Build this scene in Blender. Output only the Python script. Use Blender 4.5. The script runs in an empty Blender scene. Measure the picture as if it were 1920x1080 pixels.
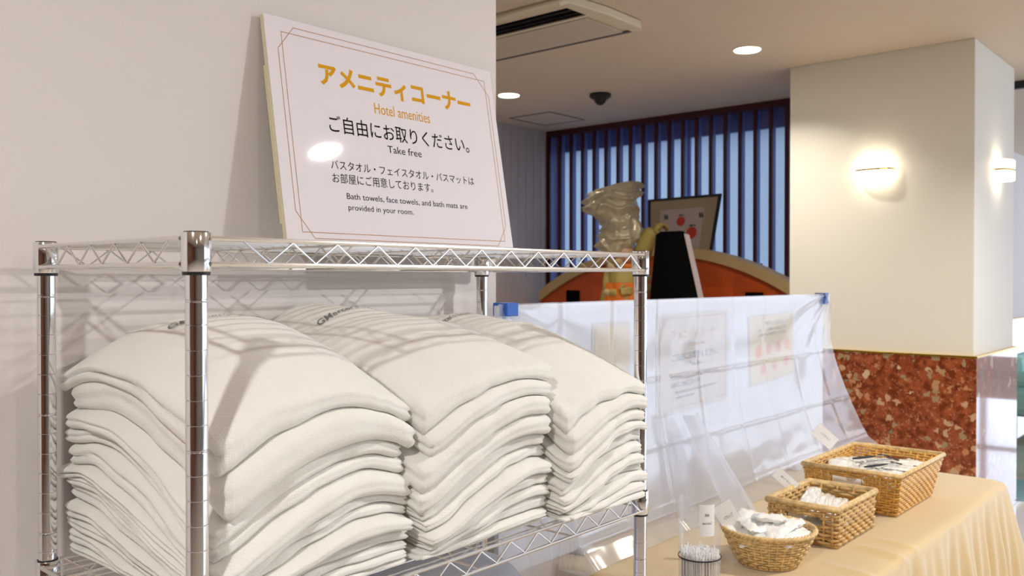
import bpy, bmesh, math, random
from mathutils import Vector, noise
C = bpy.context.scene.collection
S = bpy.context.scene
PI = math.pi
EYE = 1.40            # camera height above the floor; shapes below are written relative to it
random.seed(7)

# ------------------------------------------------------------------ camera
cam = bpy.data.cameras.new('camera'); co = bpy.data.objects.new('camera', cam); C.objects.link(co)
co.location = (0, 0, EYE)
co.rotation_euler = (PI/2 - math.radians(.62), 0, math.atan2(.656, .7547) - PI/2)
cam.lens = 36*1664/1920; cam.sensor_width = 36; cam.clip_start = .02
cam.dof.use_dof = True; cam.dof.focus_distance = 1.4; cam.dof.aperture_fstop = 9
S.camera = co
S.view_settings.view_transform = 'Standard'; S.view_settings.look = 'None'
S.view_settings.gamma = 1; S.view_settings.use_curve_mapping = False
S.view_settings.exposure = 0.28
# daylight: an even overcast sky outside the window fronts
w = bpy.data.worlds.new('sky'); S.world = w; w.use_nodes = True
bg = w.node_tree.nodes['Background']; bg.inputs[0].default_value = (.72, .83, 1, 1); bg.inputs[1].default_value = 2.5

def area(name, loc, rot, sx, sy, power, col, portal=False, disc=False, spread=PI):
    l = bpy.data.lights.new(name, 'AREA'); l.energy = power; l.color = col; l.shape = 'DISK' if disc else 'RECTANGLE'
    l.size = sx
    if not disc: l.size_y = sy
    l.spread = spread
    if portal: l.cycles.is_portal = True
    o = bpy.data.objects.new(name, l); C.objects.link(o); o.location = loc; o.rotation_euler = rot; return o
WIN_Y = -5.0; WIN_X = 14.0
area('window_daylight', (9.25, WIN_Y, 1.45), (PI/2, 0, 0), 9.5, 2.2, 1, (1, 1, 1), True)
area('window_daylight', (WIN_X, -1.45, 1.45), (PI/2, 0, PI/2), 7, 2.2, 1, (1, 1, 1), True)
area('window_daylight', (6.56, 3.63, .25), (PI/2, 0, PI/2), 2.7, 1.8, 1, (1, 1, 1), True)
# ceiling downlights: (x, y, watts)
WARM = (1, .91, .76)
DOWN = [(4.69, 2.307, 10), (4.745, 4.154, 3), (-1.0, -.15, 40), (2.60, -.50, 42), (.85, -1.9, 14), (-1.0, -2.6, 8), (4.69, .2, 15), (2.75, 2.6, 9), (.9, 3.4, 2)]
for x, y, p in DOWN:
    area('downlight_lamp', (x, y, EYE+1.292), (0, 0, 0), .13, .13, p, WARM if x > 3 else (1, .97, .93), disc=True, spread=2.1 if x > 4 else PI)

# ------------------------------------------------------------------ materials
def nm(name):
    m = bpy.data.materials.new(name); m.use_nodes = True
    return m, m.node_tree, m.node_tree.nodes['Principled BSDF']
def mat(name, col, rough=.6, metal=0, bump=0, bscale=200, sheen=0, coat=0, var=0, vscale=8, alpha=1, trans=0, emis=0, sss=0, spec=.5):
    m, t, b = nm(name); N = t.nodes; L = t.links
    b.inputs['Base Color'].default_value = (*col, 1); b.inputs['Roughness'].default_value = rough
    b.inputs['Metallic'].default_value = metal; b.inputs['Sheen Weight'].default_value = sheen
    b.inputs['Coat Weight'].default_value = coat; b.inputs['Alpha'].default_value = alpha
    b.inputs['Specular IOR Level'].default_value = spec
    b.inputs['Transmission Weight'].default_value = trans
    if sss: b.inputs['Subsurface Weight'].default_value = sss; b.inputs['Subsurface Radius'].default_value = (.02, .015, .01); b.inputs['Subsurface Scale'].default_value = .5
    if emis: b.inputs['Emission Color'].default_value = (*col, 1); b.inputs['Emission Strength'].default_value = emis
    tc = N.new('ShaderNodeTexCoord')
    if bump:
        n = N.new('ShaderNodeTexNoise'); n.inputs['Scale'].default_value = bscale; n.inputs['Detail'].default_value = 3
        L.new(tc.outputs['Object'], n.inputs['Vector'])
        bp = N.new('ShaderNodeBump'); bp.inputs['Strength'].default_value = bump; bp.inputs['Distance'].default_value = .002
        L.new(n.outputs[0], bp.inputs['Height']); L.new(bp.outputs[0], b.inputs['Normal'])
    if var:
        n = N.new('ShaderNodeTexNoise'); n.inputs['Scale'].default_value = vscale; n.inputs['Detail'].default_value = 4
        L.new(tc.outputs['Object'], n.inputs['Vector'])
        r = N.new('ShaderNodeValToRGB'); e = r.color_ramp.elements
        e[0].position = .3; e[1].position = .7
        e[0].color = (*[max(0, c*(1-var)) for c in col], 1); e[1].color = (*[min(1, c*(1+var)) for c in col], 1)
        L.new(n.outputs[0], r.inputs[0]); L.new(r.outputs[0], b.inputs['Base Color'])
    return m
def srgb(r, g, b):
    f = lambda c: (c/255/12.92) if c/255 <= .04045 else ((c/255+.055)/1.055)**2.4
    return (f(r), f(g), f(b))

M = {}
M['wall'] = mat('wall_paper', srgb(222, 216, 215), .75, bump=.12, bscale=500)
M['wallcream'] = mat('pillar_paper', srgb(236, 234, 226), .6, bump=.08, bscale=500)
M['ceil'] = mat('ceiling_paper', srgb(220, 205, 188), .7, bump=.1, bscale=300)
M['dark'] = mat('black_plastic', (.012, .012, .014), .45)
M['void'] = mat('deep_black', (.003, .003, .003), .9, spec=.05)
M['chrome'] = mat('chrome', (.80, .80, .81), .10, 1)
M['wire'] = mat('chromed_wire', (.78, .77, .76), .2, 1)
M['brass'] = mat('brass', srgb(214, 178, 70), .22, 1)
M['maroon'] = mat('dark_maroon_lacquer', srgb(74, 22, 34), .35)
M['slatside'] = mat('blue_grey_slat', srgb(118, 132, 196), .3)
M['cloth'] = mat('gold_satin_cloth', srgb(212, 184, 130), .5, sheen=.6, spec=.5, bump=.08, bscale=900)
M['white'] = mat('white_board', srgb(222, 225, 234), .5)
M['card'] = mat('white_card', srgb(246, 246, 246), .35)
M['laminate'] = mat('glossy_laminate', srgb(234, 229, 236), .6, coat=.7, spec=.1)
M['laminate'].node_tree.nodes['Principled BSDF'].inputs['Coat Roughness'].default_value = .03
M['foam'] = mat('foam_board_edge', srgb(228, 222, 190), .7)
M['gold_ink'] = mat('gold_ink', srgb(218, 158, 20), .6, spec=.1)
M['line_ink'] = mat('pale_gold_line', srgb(186, 146, 106), .6, spec=.1)
M['black_ink'] = mat('black_ink', srgb(22, 18, 24), .7, spec=.05)
M['thread'] = mat('grey_print', srgb(120, 120, 126), .8)
M['blue_tape'] = mat('blue_tape', srgb(40, 96, 190), .4)
M['blue_clip'] = mat('blue_clip', srgb(70, 100, 170), .4)
M['orange'] = mat('orange_panel', srgb(196, 84, 30), .45, var=.06)
M['orange2'] = mat('bright_orange_panel', srgb(212, 88, 34), .45)
M['cream'] = mat('cream_band', srgb(198, 172, 126), .5)
M['sleeve'] = mat('olive_yellow_cloth', srgb(176, 156, 84), .6)
M['orange_cloth'] = mat('orange_cloth', srgb(226, 118, 28), .5)
M['navy'] = mat('navy_cloth', srgb(22, 26, 44), .6)
M['skin'] = mat('painted_skin', srgb(214, 178, 140), .5)
M['satin'] = mat('champagne_satin', srgb(196, 186, 160), .3, metal=.35, sheen=.3)
M['picmat'] = mat('picture_mount', srgb(176, 160, 136), .6)
M['picpaper'] = mat('picture_paper', srgb(196, 182, 180), .35, coat=.6)
M['red'] = mat('red_paint', srgb(206, 60, 44), .5)
M['leafgreen'] = mat('green_paint', srgb(70, 110, 80), .5)
M['wicker'] = mat('honey_wicker', srgb(220, 170, 84), .35, coat=.6, var=.22, vscale=60)
M['wicker_pale'] = mat('pale_wicker', srgb(222, 190, 134), .45, var=.25, vscale=70)
M['wicker_mid'] = mat('two_tone_wicker', srgb(206, 168, 108), .4, coat=.4, var=.32, vscale=80)
M['packet'] = mat('clear_wrap', srgb(242, 242, 238), .22, coat=.8, var=.05, vscale=30)
M['packet2'] = mat('frosted_wrap', srgb(246, 246, 244), .35, coat=.3, sss=.3)
M['steel'] = mat('steel', (.5, .5, .52), .25, 1)
M['cotton'] = mat('cotton_white', srgb(246, 244, 242), .8, bump=.3, bscale=400)
M['stick'] = mat('swab_stick', srgb(236, 230, 222), .5)
M['teal'] = mat('turquoise_upholstery', srgb(176, 238, 230), .6)
M['opposite'] = mat('taupe_wall', srgb(150, 146, 142), .6)
M['wood'] = mat('brown_timber', srgb(112, 66, 38), .45, var=.3, vscale=5)
M['acwhite'] = mat('ivory_plastic', srgb(226, 216, 192), .45)
M['acgrille'] = mat('grey_white_grille', srgb(206, 194, 180), .5)
M['hatch'] = mat('grey_seal', srgb(120, 112, 112), .6)
M['plank'] = mat('white_plank', srgb(218, 216, 222), .45)
M['poster_paper'] = mat('poster_paper', srgb(206, 198, 190), .5)
M['lamp_on'] = mat('lamp_lens', (1, .93, .82), .5, emis=9)
M['sconce_glass'] = mat('lit_frosted_glass', (1, .88, .66), .4, emis=5)
M['sheet_fold'] = None

# towelling: cream cloth with a fine waffle relief
m, t, b = nm('waffle_cloth'); N = t.nodes; L = t.links
b.inputs['Base Color'].default_value = (*srgb(237, 236, 230), 1); b.inputs['Roughness'].default_value = .85; b.inputs['Sheen Weight'].default_value = .25
tc = N.new('ShaderNodeTexCoord'); v = N.new('ShaderNodeTexVoronoi'); v.inputs['Scale'].default_value = 330; v.inputs['Randomness'].default_value = .35
L.new(tc.outputs['Object'], v.inputs['Vector'])
nz = N.new('ShaderNodeTexNoise'); nz.inputs['Scale'].default_value = 28; nz.inputs['Detail'].default_value = 4
L.new(tc.outputs['Object'], nz.inputs['Vector'])
b1 = N.new('ShaderNodeBump'); b1.inputs['Strength'].default_value = .35; b1.inputs['Distance'].default_value = .0012
L.new(v.outputs['Distance'], b1.inputs['Height'])
b2 = N.new('ShaderNodeBump'); b2.inputs['Strength'].default_value = .35; b2.inputs['Distance'].default_value = .008
L.new(nz.outputs[0], b2.inputs['Height']); L.new(b1.outputs[0], b2.inputs['Normal']); L.new(b2.outputs[0], b.inputs['Normal'])
M['waffle'] = m

# granite: red-brown ground with pale and green-grey chips
m, t, b = nm('red_granite'); N = t.nodes; L = t.links
b.inputs['Roughness'].default_value = .06; b.inputs['Coat Weight'].default_value = 1
tc = N.new('ShaderNodeTexCoord')
def chips(scale, thr, cols, base):
    ns = N.new('ShaderNodeTexNoise'); ns.inputs['Scale'].default_value = scale*1.3
    L.new(tc.outputs['Object'], ns.inputs['Vector'])
    mx = N.new('ShaderNodeMixRGB'); mx.inputs[0].default_value = .06; L.new(tc.outputs['Object'], mx.inputs[1]); L.new(ns.outputs[1], mx.inputs[2])
    v = N.new('ShaderNodeTexVoronoi'); v.inputs['Scale'].default_value = scale; L.new(mx.outputs[0], v.inputs['Vector'])
    sp = N.new('ShaderNodeSeparateColor'); L.new(v.outputs['Color'], sp.inputs[0])
    r = N.new('ShaderNodeValToRGB'); r.color_ramp.interpolation = 'CONSTANT'
    e = r.color_ramp.elements; e[0].position = 0; e[0].color = (*cols[0], 1); e[1].position = 1/len(cols); e[1].color = (*cols[1], 1)
    for i, c in enumerate(cols[2:]): q = e.new((i+2)/len(cols)); q.color = (*c, 1)
    L.new(sp.outputs[1], r.inputs[0])
    g = N.new('ShaderNodeMath'); g.operation = 'LESS_THAN'; g.inputs[1].default_value = thr; L.new(sp.outputs[0], g.inputs[0])
    d = N.new('ShaderNodeMath'); d.operation = 'LESS_THAN'; d.inputs[1].default_value = .42; L.new(v.outputs['Distance'], d.inputs[0])
    a = N.new('ShaderNodeMath'); a.operation = 'MULTIPLY'; L.new(g.outputs[0], a.inputs[0]); L.new(d.outputs[0], a.inputs[1])
    o = N.new('ShaderNodeMixRGB'); L.new(a.outputs[0], o.inputs[0]); L.new(base, o.inputs[1]); L.new(r.outputs[0], o.inputs[2])
    return o.outputs[0]
gn = N.new('ShaderNodeTexNoise'); gn.inputs['Scale'].default_value = 25; gn.inputs['Detail'].default_value = 8; L.new(tc.outputs['Object'], gn.inputs['Vector'])
gr = N.new('ShaderNodeValToRGB'); gr.color_ramp.elements[0].position = .35; gr.color_ramp.elements[0].color = (*srgb(112, 52, 30), 1); gr.color_ramp.elements[1].position = .65; gr.color_ramp.elements[1].color = (*srgb(172, 92, 58), 1)
L.new(gn.outputs[0], gr.inputs[0])
o = chips(60, .5, [srgb(190, 120, 84), srgb(150, 76, 50), srgb(206, 150, 112)], gr.outputs[0])
o = chips(24, .34, [srgb(206, 168, 134), srgb(168, 146, 112), srgb(120, 60, 34), srgb(200, 140, 100)], o)
o = chips(12, .26, [srgb(214, 190, 152), srgb(136, 132, 104), srgb(190, 150, 110), srgb(90, 44, 26)], o)
L.new(o, b.inputs['Base Color'])
M['granite'] = m
# polished floor stone
m, t, b = nm('polished_floor'); N = t.nodes; L = t.links
b.inputs['Roughness'].default_value = .06; b.inputs['Coat Weight'].default_value = 1
tc = N.new('ShaderNodeTexCoord'); n = N.new('ShaderNodeTexNoise'); n.inputs['Scale'].default_value = 3; n.inputs['Detail'].default_value = 6; L.new(tc.outputs['Object'], n.inputs['Vector'])
r = N.new('ShaderNodeValToRGB'); r.color_ramp.elements[0].color = (*srgb(192, 182, 170), 1); r.color_ramp.elements[1].color = (*srgb(216, 206, 194), 1); L.new(n.outputs[0], r.inputs[0]); L.new(r.outputs[0], b.inputs['Base Color'])
M['floor'] = m
M['inlay'] = mat('blue_floor_inlay', srgb(110, 160, 178), .15)

def film(name, op, gl=.35, tr=.5, col=None, rough=.2):
    m = bpy.data.materials.new(name); m.use_nodes = True; t = m.node_tree; N = t.nodes; L = t.links
    for x in list(N):
        if x.type != 'OUTPUT_MATERIAL': N.remove(x)
    out = [x for x in N if x.type == 'OUTPUT_MATERIAL'][0]
    tp = N.new('ShaderNodeBsdfTransparent'); df = N.new('ShaderNodeBsdfDiffuse'); tl = N.new('ShaderNodeBsdfTranslucent')
    df.inputs[0].default_value = (*(col or srgb(230, 235, 248)), 1); tl.inputs[0].default_value = (*(col or srgb(230, 236, 250)), 1)
    a = N.new('ShaderNodeMixShader'); a.inputs[0].default_value = tr; L.new(df.outputs[0], a.inputs[1]); L.new(tl.outputs[0], a.inputs[2])
    bm_ = N.new('ShaderNodeMixShader'); bm_.inputs[0].default_value = op; L.new(tp.outputs[0], bm_.inputs[1]); L.new(a.outputs[0], bm_.inputs[2])
    g = N.new('ShaderNodeBsdfGlossy'); g.inputs['Roughness'].default_value = rough
    fr = N.new('ShaderNodeFresnel'); fr.inputs[0].default_value = 1.3
    mu = N.new('ShaderNodeMath'); mu.operation = 'MULTIPLY'; mu.inputs[1].default_value = gl; mu.use_clamp = True; L.new(fr.outputs[0], mu.inputs[0])
    c = N.new('ShaderNodeMixShader'); L.new(mu.outputs[0], c.inputs[0]); L.new(bm_.outputs[0], c.inputs[1]); L.new(g.outputs[0], c.inputs[2])
    L.new(c.outputs[0], out.inputs[0]); return m
M['vinyl'] = film('clear_vinyl', .38, .15, .4, rough=.12)
M['film'] = film('cloudy_film', .6)
M['clear'] = film('clear_cup_plastic', .13, .15)
M['bag'] = film('cloudy_bag_plastic', .7, .5)
M['pane'] = film('frosted_pane', 1.0, .1, 1.0, (.41, .455, .506))

# ------------------------------------------------------------------ mesh helpers
class MB:
    def __init__(s): s.v = []; s.f = []
    def box(s, x0, x1, y0, y1, z0, z1):
        b = len(s.v)
        s.v += [(x, y, z) for z in (z0, z1) for x, y in ((x0, y0), (x1, y0), (x1, y1), (x0, y1))]
        s.f += [tuple(b+i for i in q) for q in ((0, 3, 2, 1), (4, 5, 6, 7), (0, 1, 5, 4), (1, 2, 6, 5), (2, 3, 7, 6), (3, 0, 4, 7))]
        return s
    def tube(s, pts, r, n=8, closed=False, flat=1.0, up=None):
        pts = [Vector(p) for p in pts]; b = len(s.v); m = len(pts)
        rr = r if isinstance(r, (list, tuple)) else [r]*m
        prev = None
        for i, p in enumerate(pts):
            a = pts[(i-1) % m] if (closed or i) else p; c = pts[(i+1) % m] if (closed or i < m-1) else p
            t = (c-a).normalized()
            if prev is None:
                u = Vector(up) if up else (Vector((0, 0, 1)) if abs(t.z) < .9 else Vector((1, 0, 0)))
            else: u = prev
            u = (u - t*u.dot(t)).normalized(); prev = u; w = t.cross(u)
            for k in range(n):
                an = 2*PI*k/n; s.v.append(tuple(p + u*math.cos(an)*rr[i]*flat + w*math.sin(an)*rr[i]))
        for i in range(m if closed else m-1):
            j = (i+1) % m
            for k in range(n):
                l = (k+1) % n; s.f.append((b+i*n+k, b+i*n+l, b+j*n+l, b+j*n+k))
        if not closed:
            s.f.append(tuple(b+k for k in reversed(range(n)))); s.f.append(tuple(b+(m-1)*n+k for k in range(n)))
        return s
    def lathe(s, prof, cx, cy, n=32, cap=True, fn=None):
        b = len(s.v); m = len(prof)
        for i, (r, z) in enumerate(prof):
            for k in range(n):
                a = 2*PI*k/n; rr = fn(r, z, a) if fn else r
                s.v.append((cx+rr*math.cos(a), cy+rr*math.sin(a), z))
        for i in range(m-1):
            for k in range(n):
                l = (k+1) % n; s.f.append((b+i*n+k, b+i*n+l, b+(i+1)*n+l, b+(i+1)*n+k))
        if cap: s.f.append(tuple(b+k for k in reversed(range(n)))); s.f.append(tuple(b+(m-1)*n+k for k in range(n)))
        return s
    def grid(s, nx, ny, fn):
        b = len(s.v)
        for j in range(ny+1):
            for i in range(nx+1): s.v.append(tuple(fn(i/nx, j/ny)))
        for j in range(ny):
            for i in range(nx):
                a = b+j*(nx+1)+i; s.f.append((a, a+1, a+nx+2, a+nx+1))
        return s
    def poly(s, pts, d):          # flat polygon swept by vector d
        b = len(s.v); n = len(pts); d = Vector(d)
        s.v += [tuple(p) for p in pts] + [tuple(Vector(p)+d) for p in pts]
        s.f += [tuple(b+i for i in range(n)), tuple(b+n+i for i in reversed(range(n)))]
        for i in range(n):
            j = (i+1) % n; s.f.append((b+i, b+n+i, b+n+j, b+j))
        return s
    def build(s, name, m, parent=None, smooth=False, bevel=0, solid=0, kind=None):
        me = bpy.data.meshes.new(name); off = Vector(parent['w']) if parent is not None and 'w' in parent else Vector((0, 0, 0))
        if parent is None or True:
            vs = [(x-off.x, y-off.y, z+EYE-off.z) for x, y, z in s.v]
        me.from_pydata(vs, [], s.f)
        bm = bmesh.new(); bm.from_mesh(me)
        if not solid: bmesh.ops.recalc_face_normals(bm, faces=bm.faces)
        bm.to_mesh(me); bm.free()
        if smooth:
            me.polygons.foreach_set('use_smooth', [True]*len(me.polygons))
        me.materials.append(m if not isinstance(m, str) else M[m])
        o = bpy.data.objects.new(name, me); C.objects.link(o)
        if smooth == 'auto':
            me.set_sharp_from_angle(angle=math.radians(40))
        if parent is not None: o.parent = parent; o['w'] = tuple(off) if off.length else (0., 0., 0.)
        else: o['w'] = (0., 0., 0.)
        if bevel:
            q = o.modifiers.new('bevel', 'BEVEL'); q.width = bevel; q.segments = 2; q.limit_method = 'ANGLE'
        if solid:
            q = o.modifiers.new('solid', 'SOLIDIFY'); q.thickness = solid; q.offset = 0
        if kind: o['kind'] = kind
        return o
def thing(name, label, cat, loc, group=None):
    o = bpy.data.objects.new(name, None); C.objects.link(o); o.location = (loc[0], loc[1], loc[2]+EYE)
    o.empty_display_size = .05
    o['w'] = (loc[0], loc[1], loc[2]+EYE); o['label'] = label; o['category'] = cat
    if group: o['group'] = group
    return o
def tag(o, label, cat, group=None):
    o['label'] = label; o['category'] = cat
    if group: o['group'] = group
    return o
def struct(name, mb, m, parent=None, **k):
    return mb.build(name, m, parent, kind='structure', **k) if parent is None else mb.build(name, m, parent, **k)
ORD = ['topmost', 'second from top', 'third from top', 'fourth from top', 'fifth from top', 'sixth from top', 'seventh from top', 'eighth from top',
       'ninth from top', 'tenth from top', 'eleventh from top', 'twelfth from top', 'thirteenth from top', 'fourteenth from top', 'fifteenth from top']
def text_mesh(body, size, bold=0, shear=0, align='LEFT'):
    cu = bpy.data.curves.new('t', 'FONT'); cu.body = body; cu.size = size; cu.shear = shear; cu.align_x = align
    cu.offset = bold; cu.resolution_u = 3; cu.fill_mode = 'FRONT'
    o = bpy.data.objects.new('t', cu); C.objects.link(o)
    dg = bpy.context.evaluated_depsgraph_get(); me = bpy.data.meshes.new_from_object(o.evaluated_get(dg))
    vs = [v.co.copy() for v in me.vertices]; fs = [tuple(p.vertices) for p in me.polygons]
    bpy.data.objects.remove(o); bpy.data.curves.remove(cu)
    return vs, fs
def fit_text(body, x0, x1, y0, y1, place, bold=0, shear=0):
    """text fitted to the rectangle x0..x1, y0..y1 of a surface; place(u, v) gives the point"""
    vs, fs = text_mesh(body, 1, bold, shear)
    a0 = min(v.x for v in vs); a1 = max(v.x for v in vs); c0 = min(v.y for v in vs); c1 = max(v.y for v in vs)
    mb = MB()
    mb.v = [tuple(place(x0+(v.x-a0)/(a1-a0)*(x1-x0), y0+(v.y-c0)/(c1-c0)*(y1-y0))) for v in vs]; mb.f = fs
    return mb

# ------------------------------------------------------------------ the room
CEIL = 1.30; FLOOR = -1.40
struct('floor', MB().box(-4, 6.5, WIN_Y, 5.1, FLOOR-.1, FLOOR).box(6.5, WIN_X, WIN_Y, 2.3, FLOOR-.1, FLOOR), 'floor')
struct('ceiling', MB().box(-4, 6.5, WIN_Y, 5.1, CEIL, CEIL+.1).box(6.5, WIN_X, WIN_Y, 2.3, CEIL, CEIL+.1), 'ceil')
struct('wall_left', MB().box(-4, 1.553, 1.40, 1.56, FLOOR, CEIL), 'wall')
struct('baseboard_left', MB().box(-4, 1.553, 1.385, 1.40, FLOOR, FLOOR+.09), 'maroon')
struct('wall_behind', MB().box(-4.1, -4, WIN_Y, 5.1, FLOOR, CEIL), 'wood')
wf = struct('wall_far', MB().box(-4, 6.5, 4.965, 5.1, FLOOR, CEIL), 'wall')
for i in range(14):
    x = 6.175-.1*(i+1); MB().box(x+.003, x+.097, 4.946, 4.966, FLOOR, CEIL).build('plank', 'plank', wf, bevel=.003)
struct('wall_back', MB().box(6.195, WIN_X, 2.1, 2.3, FLOOR, CEIL), 'wall')
struct('trim_1', MB().box(6.2, WIN_X, 2.075, 2.1, FLOOR, -.425), 'granite')
struct('trim_2', MB().box(6.2, WIN_X, 2.07, 2.1, -.425, -.415), 'brass')
# pillar with sconces
struct('wall_pillar', MB().box(5.27, 6.195, 1.265, 2.307, FLOOR, CEIL), 'wallcream', bevel=.004)
struct('trim_3', MB().box(5.25, 6.215, 1.245, 2.327, FLOOR, -.432), 'granite', bevel=.002)
struct('trim_4', MB().box(5.245, 6.22, 1.24, 2.332, -.432, -.421), 'brass', bevel=.002)
struct('trim_5', MB().box(6.6, 6.64, WIN_Y, 2.1, CEIL-.05, CEIL), 'dark')
# window fronts (right and front of the lobby), behind and beside the camera
def front(name, pts, z0=-1.1, z1=CEIL-.15):
    (xa, ya), (xb, yb) = pts; n = round(math.hypot(xb-xa, yb-ya)/1.4)
    sill = MB(); h = abs(xb-xa) > .1
    def slab(p0, p1, za, zb, t=.05):
        return MB().box(min(p0[0], p1[0])-(0 if h else t), max(p0[0], p1[0])+(0 if h else t), min(p0[1], p1[1])-(t if h else 0), max(p0[1], p1[1])+(t if h else 0), za, zb)
    f = struct(name, slab(*pts, FLOOR, z0), 'plank')
    for i in range(n+1):
        x = xa+(xb-xa)*i/n; y = ya+(yb-ya)*i/n
        MB().box(x-.04, x+.04, y-.04, y+.04, z0, z1).build('mullion', 'plank', f)
    slab(*pts, z1, CEIL).build('head_rail', 'plank', f); slab(*pts, -.42, -.36, .03).build('transom', 'plank', f)
struct('wall_opposite', MB().box(-4, 4.5, WIN_Y-.1, WIN_Y, FLOOR, CEIL), 'opposite')
front('window_1', ((4.5, WIN_Y), (WIN_X, WIN_Y))); front('window_2', ((WIN_X, WIN_Y), (WIN_X, 2.1)))
# slatted window at the far end
w3 = struct('window_3', MB().box(6.42, 6.5, 2.3, 4.96, FLOOR, -.6), 'plank')
MB().box(6.34, 6.35, 2.3, 4.96, -.6, 1.13).build('pane', 'pane', w3)
MB().box(6.32, 6.5, 2.3, 4.96, 1.13, CEIL).build('head_rail', 'slatside', w3)
for y in (2.32, 3.62, 4.93): MB().box(6.31, 6.34, y-.02, y+.02, -.6, 1.13).build('mullion', 'slatside', w3)
sl = struct('trim_6', MB().box(6.15, 6.25, 2.33, 4.946, CEIL-.045, CEIL), 'maroon')
for i in range(22):
    y = 4.93 - i*.1225
    if y < 2.35: break
    s_ = MB().box(6.185, 6.232, y-.012, y+.012, FLOOR, CEIL-.045).build('slat', 'slatside', sl)
    MB().box(6.165, 6.185, y-.013, y+.013, FLOOR, CEIL-.045).build('slat_front', 'maroon', s_)
MB().box(6.15, 6.25, 4.93, 4.962, FLOOR, CEIL).build('frame_post', 'maroon', sl)
MB().box(6.15, 6.25, 2.70, 2.73, FLOOR, CEIL-.045).build('frame_post', 'maroon', sl)

# ceiling fittings
for i, (x, y, p) in enumerate(DOWN):
    lab = ['round recessed ceiling downlight nearer the pillar with sconce', 'round recessed ceiling downlight left of the black ceiling dome',
           'recessed ceiling downlight above the left end of the wire rack', 'recessed ceiling downlight above the table side of the rack'][i] if i < 4 else ['recessed downlight over the open lobby floor left of the table', 'recessed downlight in the corner by the timber wall', 'recessed downlight before the bluish side of the pillar', 'recessed downlight behind the air conditioner panel', 'recessed downlight behind the partition wall of the sign'][i-4]
    t_ = thing('ceiling_downlight', lab, 'ceiling light', (x, y, CEIL), 'recessed downlights')
    MB().lathe([(.073, CEIL-.004), (.086, CEIL-.004), (.086, CEIL), (.073, CEIL)], x, y, 32, cap=False).build('trim_ring', 'ceil', t_, smooth='auto')
    MB().lathe([(.073, CEIL-.0065), (.073, CEIL-.001)], x, y, 32).build('lens', 'lamp_on', t_)
t_ = thing('dome_camera', 'black dome fixture hanging under the ceiling before the slatted window', 'ceiling dome', (5.14, 3.644, CEIL))
MB().lathe([(.075, CEIL), (.078, CEIL-.02), (.06, CEIL-.035), (.05, CEIL-.036)], 5.14, 3.644, 24).build('base', 'dark', t_, smooth='auto')
MB().lathe([(.045, CEIL-.034), (.04, CEIL-.055), (.022, CEIL-.075), (.005, CEIL-.08)], 5.14, 3.644, 24).build('dome', 'dark', t_, smooth='auto')
t_ = thing('ceiling_hatch', 'square grey-edged access hatch in the ceiling near the far wall', 'hatch', (5.65, 4.53, CEIL))
hb = MB()
for a in ((5.42, 5.89, 4.32, 4.335), (5.42, 5.89, 4.735, 4.75), (5.42, 5.435, 4.32, 4.75), (5.875, 5.89, 4.32, 4.75)): hb.box(*a, CEIL-.004, CEIL)
hb.build('frame', 'hatch', t_); MB().box(5.44, 5.87, 4.34, 4.73, CEIL-.002, CEIL).build('panel', 'ceil', t_)
# cassette air conditioner
t_ = thing('ceiling_air_conditioner', 'ivory two-slot ceiling air conditioner with a black intake slot', 'air conditioner', (3.55, 3.0, CEIL))
Y0, Y1 = 2.50, 3.75; zb = CEIL-.035
MB().box(3.25, 3.84, Y0, Y1, zb+.008, CEIL).build('housing', 'acwhite', t_, bevel=.006)
MB().box(3.335, 3.455, Y0+.03, Y1-.03, zb+.002, zb+.0075).build('intake_slot', 'void', t_)
for k in range(2): MB().box(3.345+.05*k, 3.35+.05*k, Y0+.03, Y1-.03, zb-.004, zb+.004).build('vane', 'dark', t_)
MB().box(3.455, 3.485, Y0, Y1, zb-.004, zb+.008).build('divider_rail', 'acwhite', t_, bevel=.003)
MB().box(3.50, 3.825, Y0+.07, Y1-.05, zb-.002, zb+.0075).build('grille_panel', 'acgrille', t_, bevel=.002)
MB().box(3.49, 3.495, Y0+.02, Y1, zb, zb+.0078).build('shadow_gap', 'dark', t_)
MB().box(3.835, 3.848, Y0+.02, Y1, zb-.004, CEIL-.002).build('edge_strip', 'hatch', t_)
cap = MB(); 
pr = [(3.24, Y0-.03), (3.24, Y0+.03), (3.84, Y0+.02), (3.86, Y0-.02), (3.80, Y0-.055), (3.5, Y0-.06)]
cap.poly([(x, y, zb-.008) for x, y in pr], (0, 0, .04)).build('end_cap', 'acwhite', t_, bevel=.006)

# sconces on the pillar
def sconce(cx, cy, cz, axis, lab):
    t_ = thing('wall_sconce', lab, 'wall lamp', (cx, cy, cz), 'pillar sconces')
    def P(u, d, z): return (cx-d, cy-u, cz+z) if axis == 'x' else (cx+u, cy-d, cz+z)
    for za, zb_ in ((.006, .056), (-.056, -.006)):
        mb = MB(); n = 14
        pro = [(-.105*math.cos(PI*k/n), .015+.075*math.sin(PI*k/n)**.6) for k in range(n+1)]
        mb.poly([P(u, d, za) for u, d in pro], (0, 0, zb_-za)); mb.build('glass_shade', 'sconce_glass', t_)
    mb = MB(); mb.poly([P(-.108*math.cos(PI*k/14), .012+.08*math.sin(PI*k/14)**.6, -.006) for k in range(15)], (0, 0, .012)); mb.build('brass_band', 'brass', t_)
    mb = MB(); mb.poly([P(-.06, 0, -.05), P(.06, 0, -.05), P(.06, 0, .05), P(-.06, 0, .05)], Vector(P(0, .016, 0))-Vector(P(0, 0, 0))); mb.build('back_plate', 'brass', t_)
sconce(5.27, 1.785, .625, 'x', 'lit frosted glass wall sconce on the cream front face of the pillar')
sconce(5.76, 1.265, .625, 'y', 'lit frosted glass wall sconce on the bluish right side of the pillar')

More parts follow.
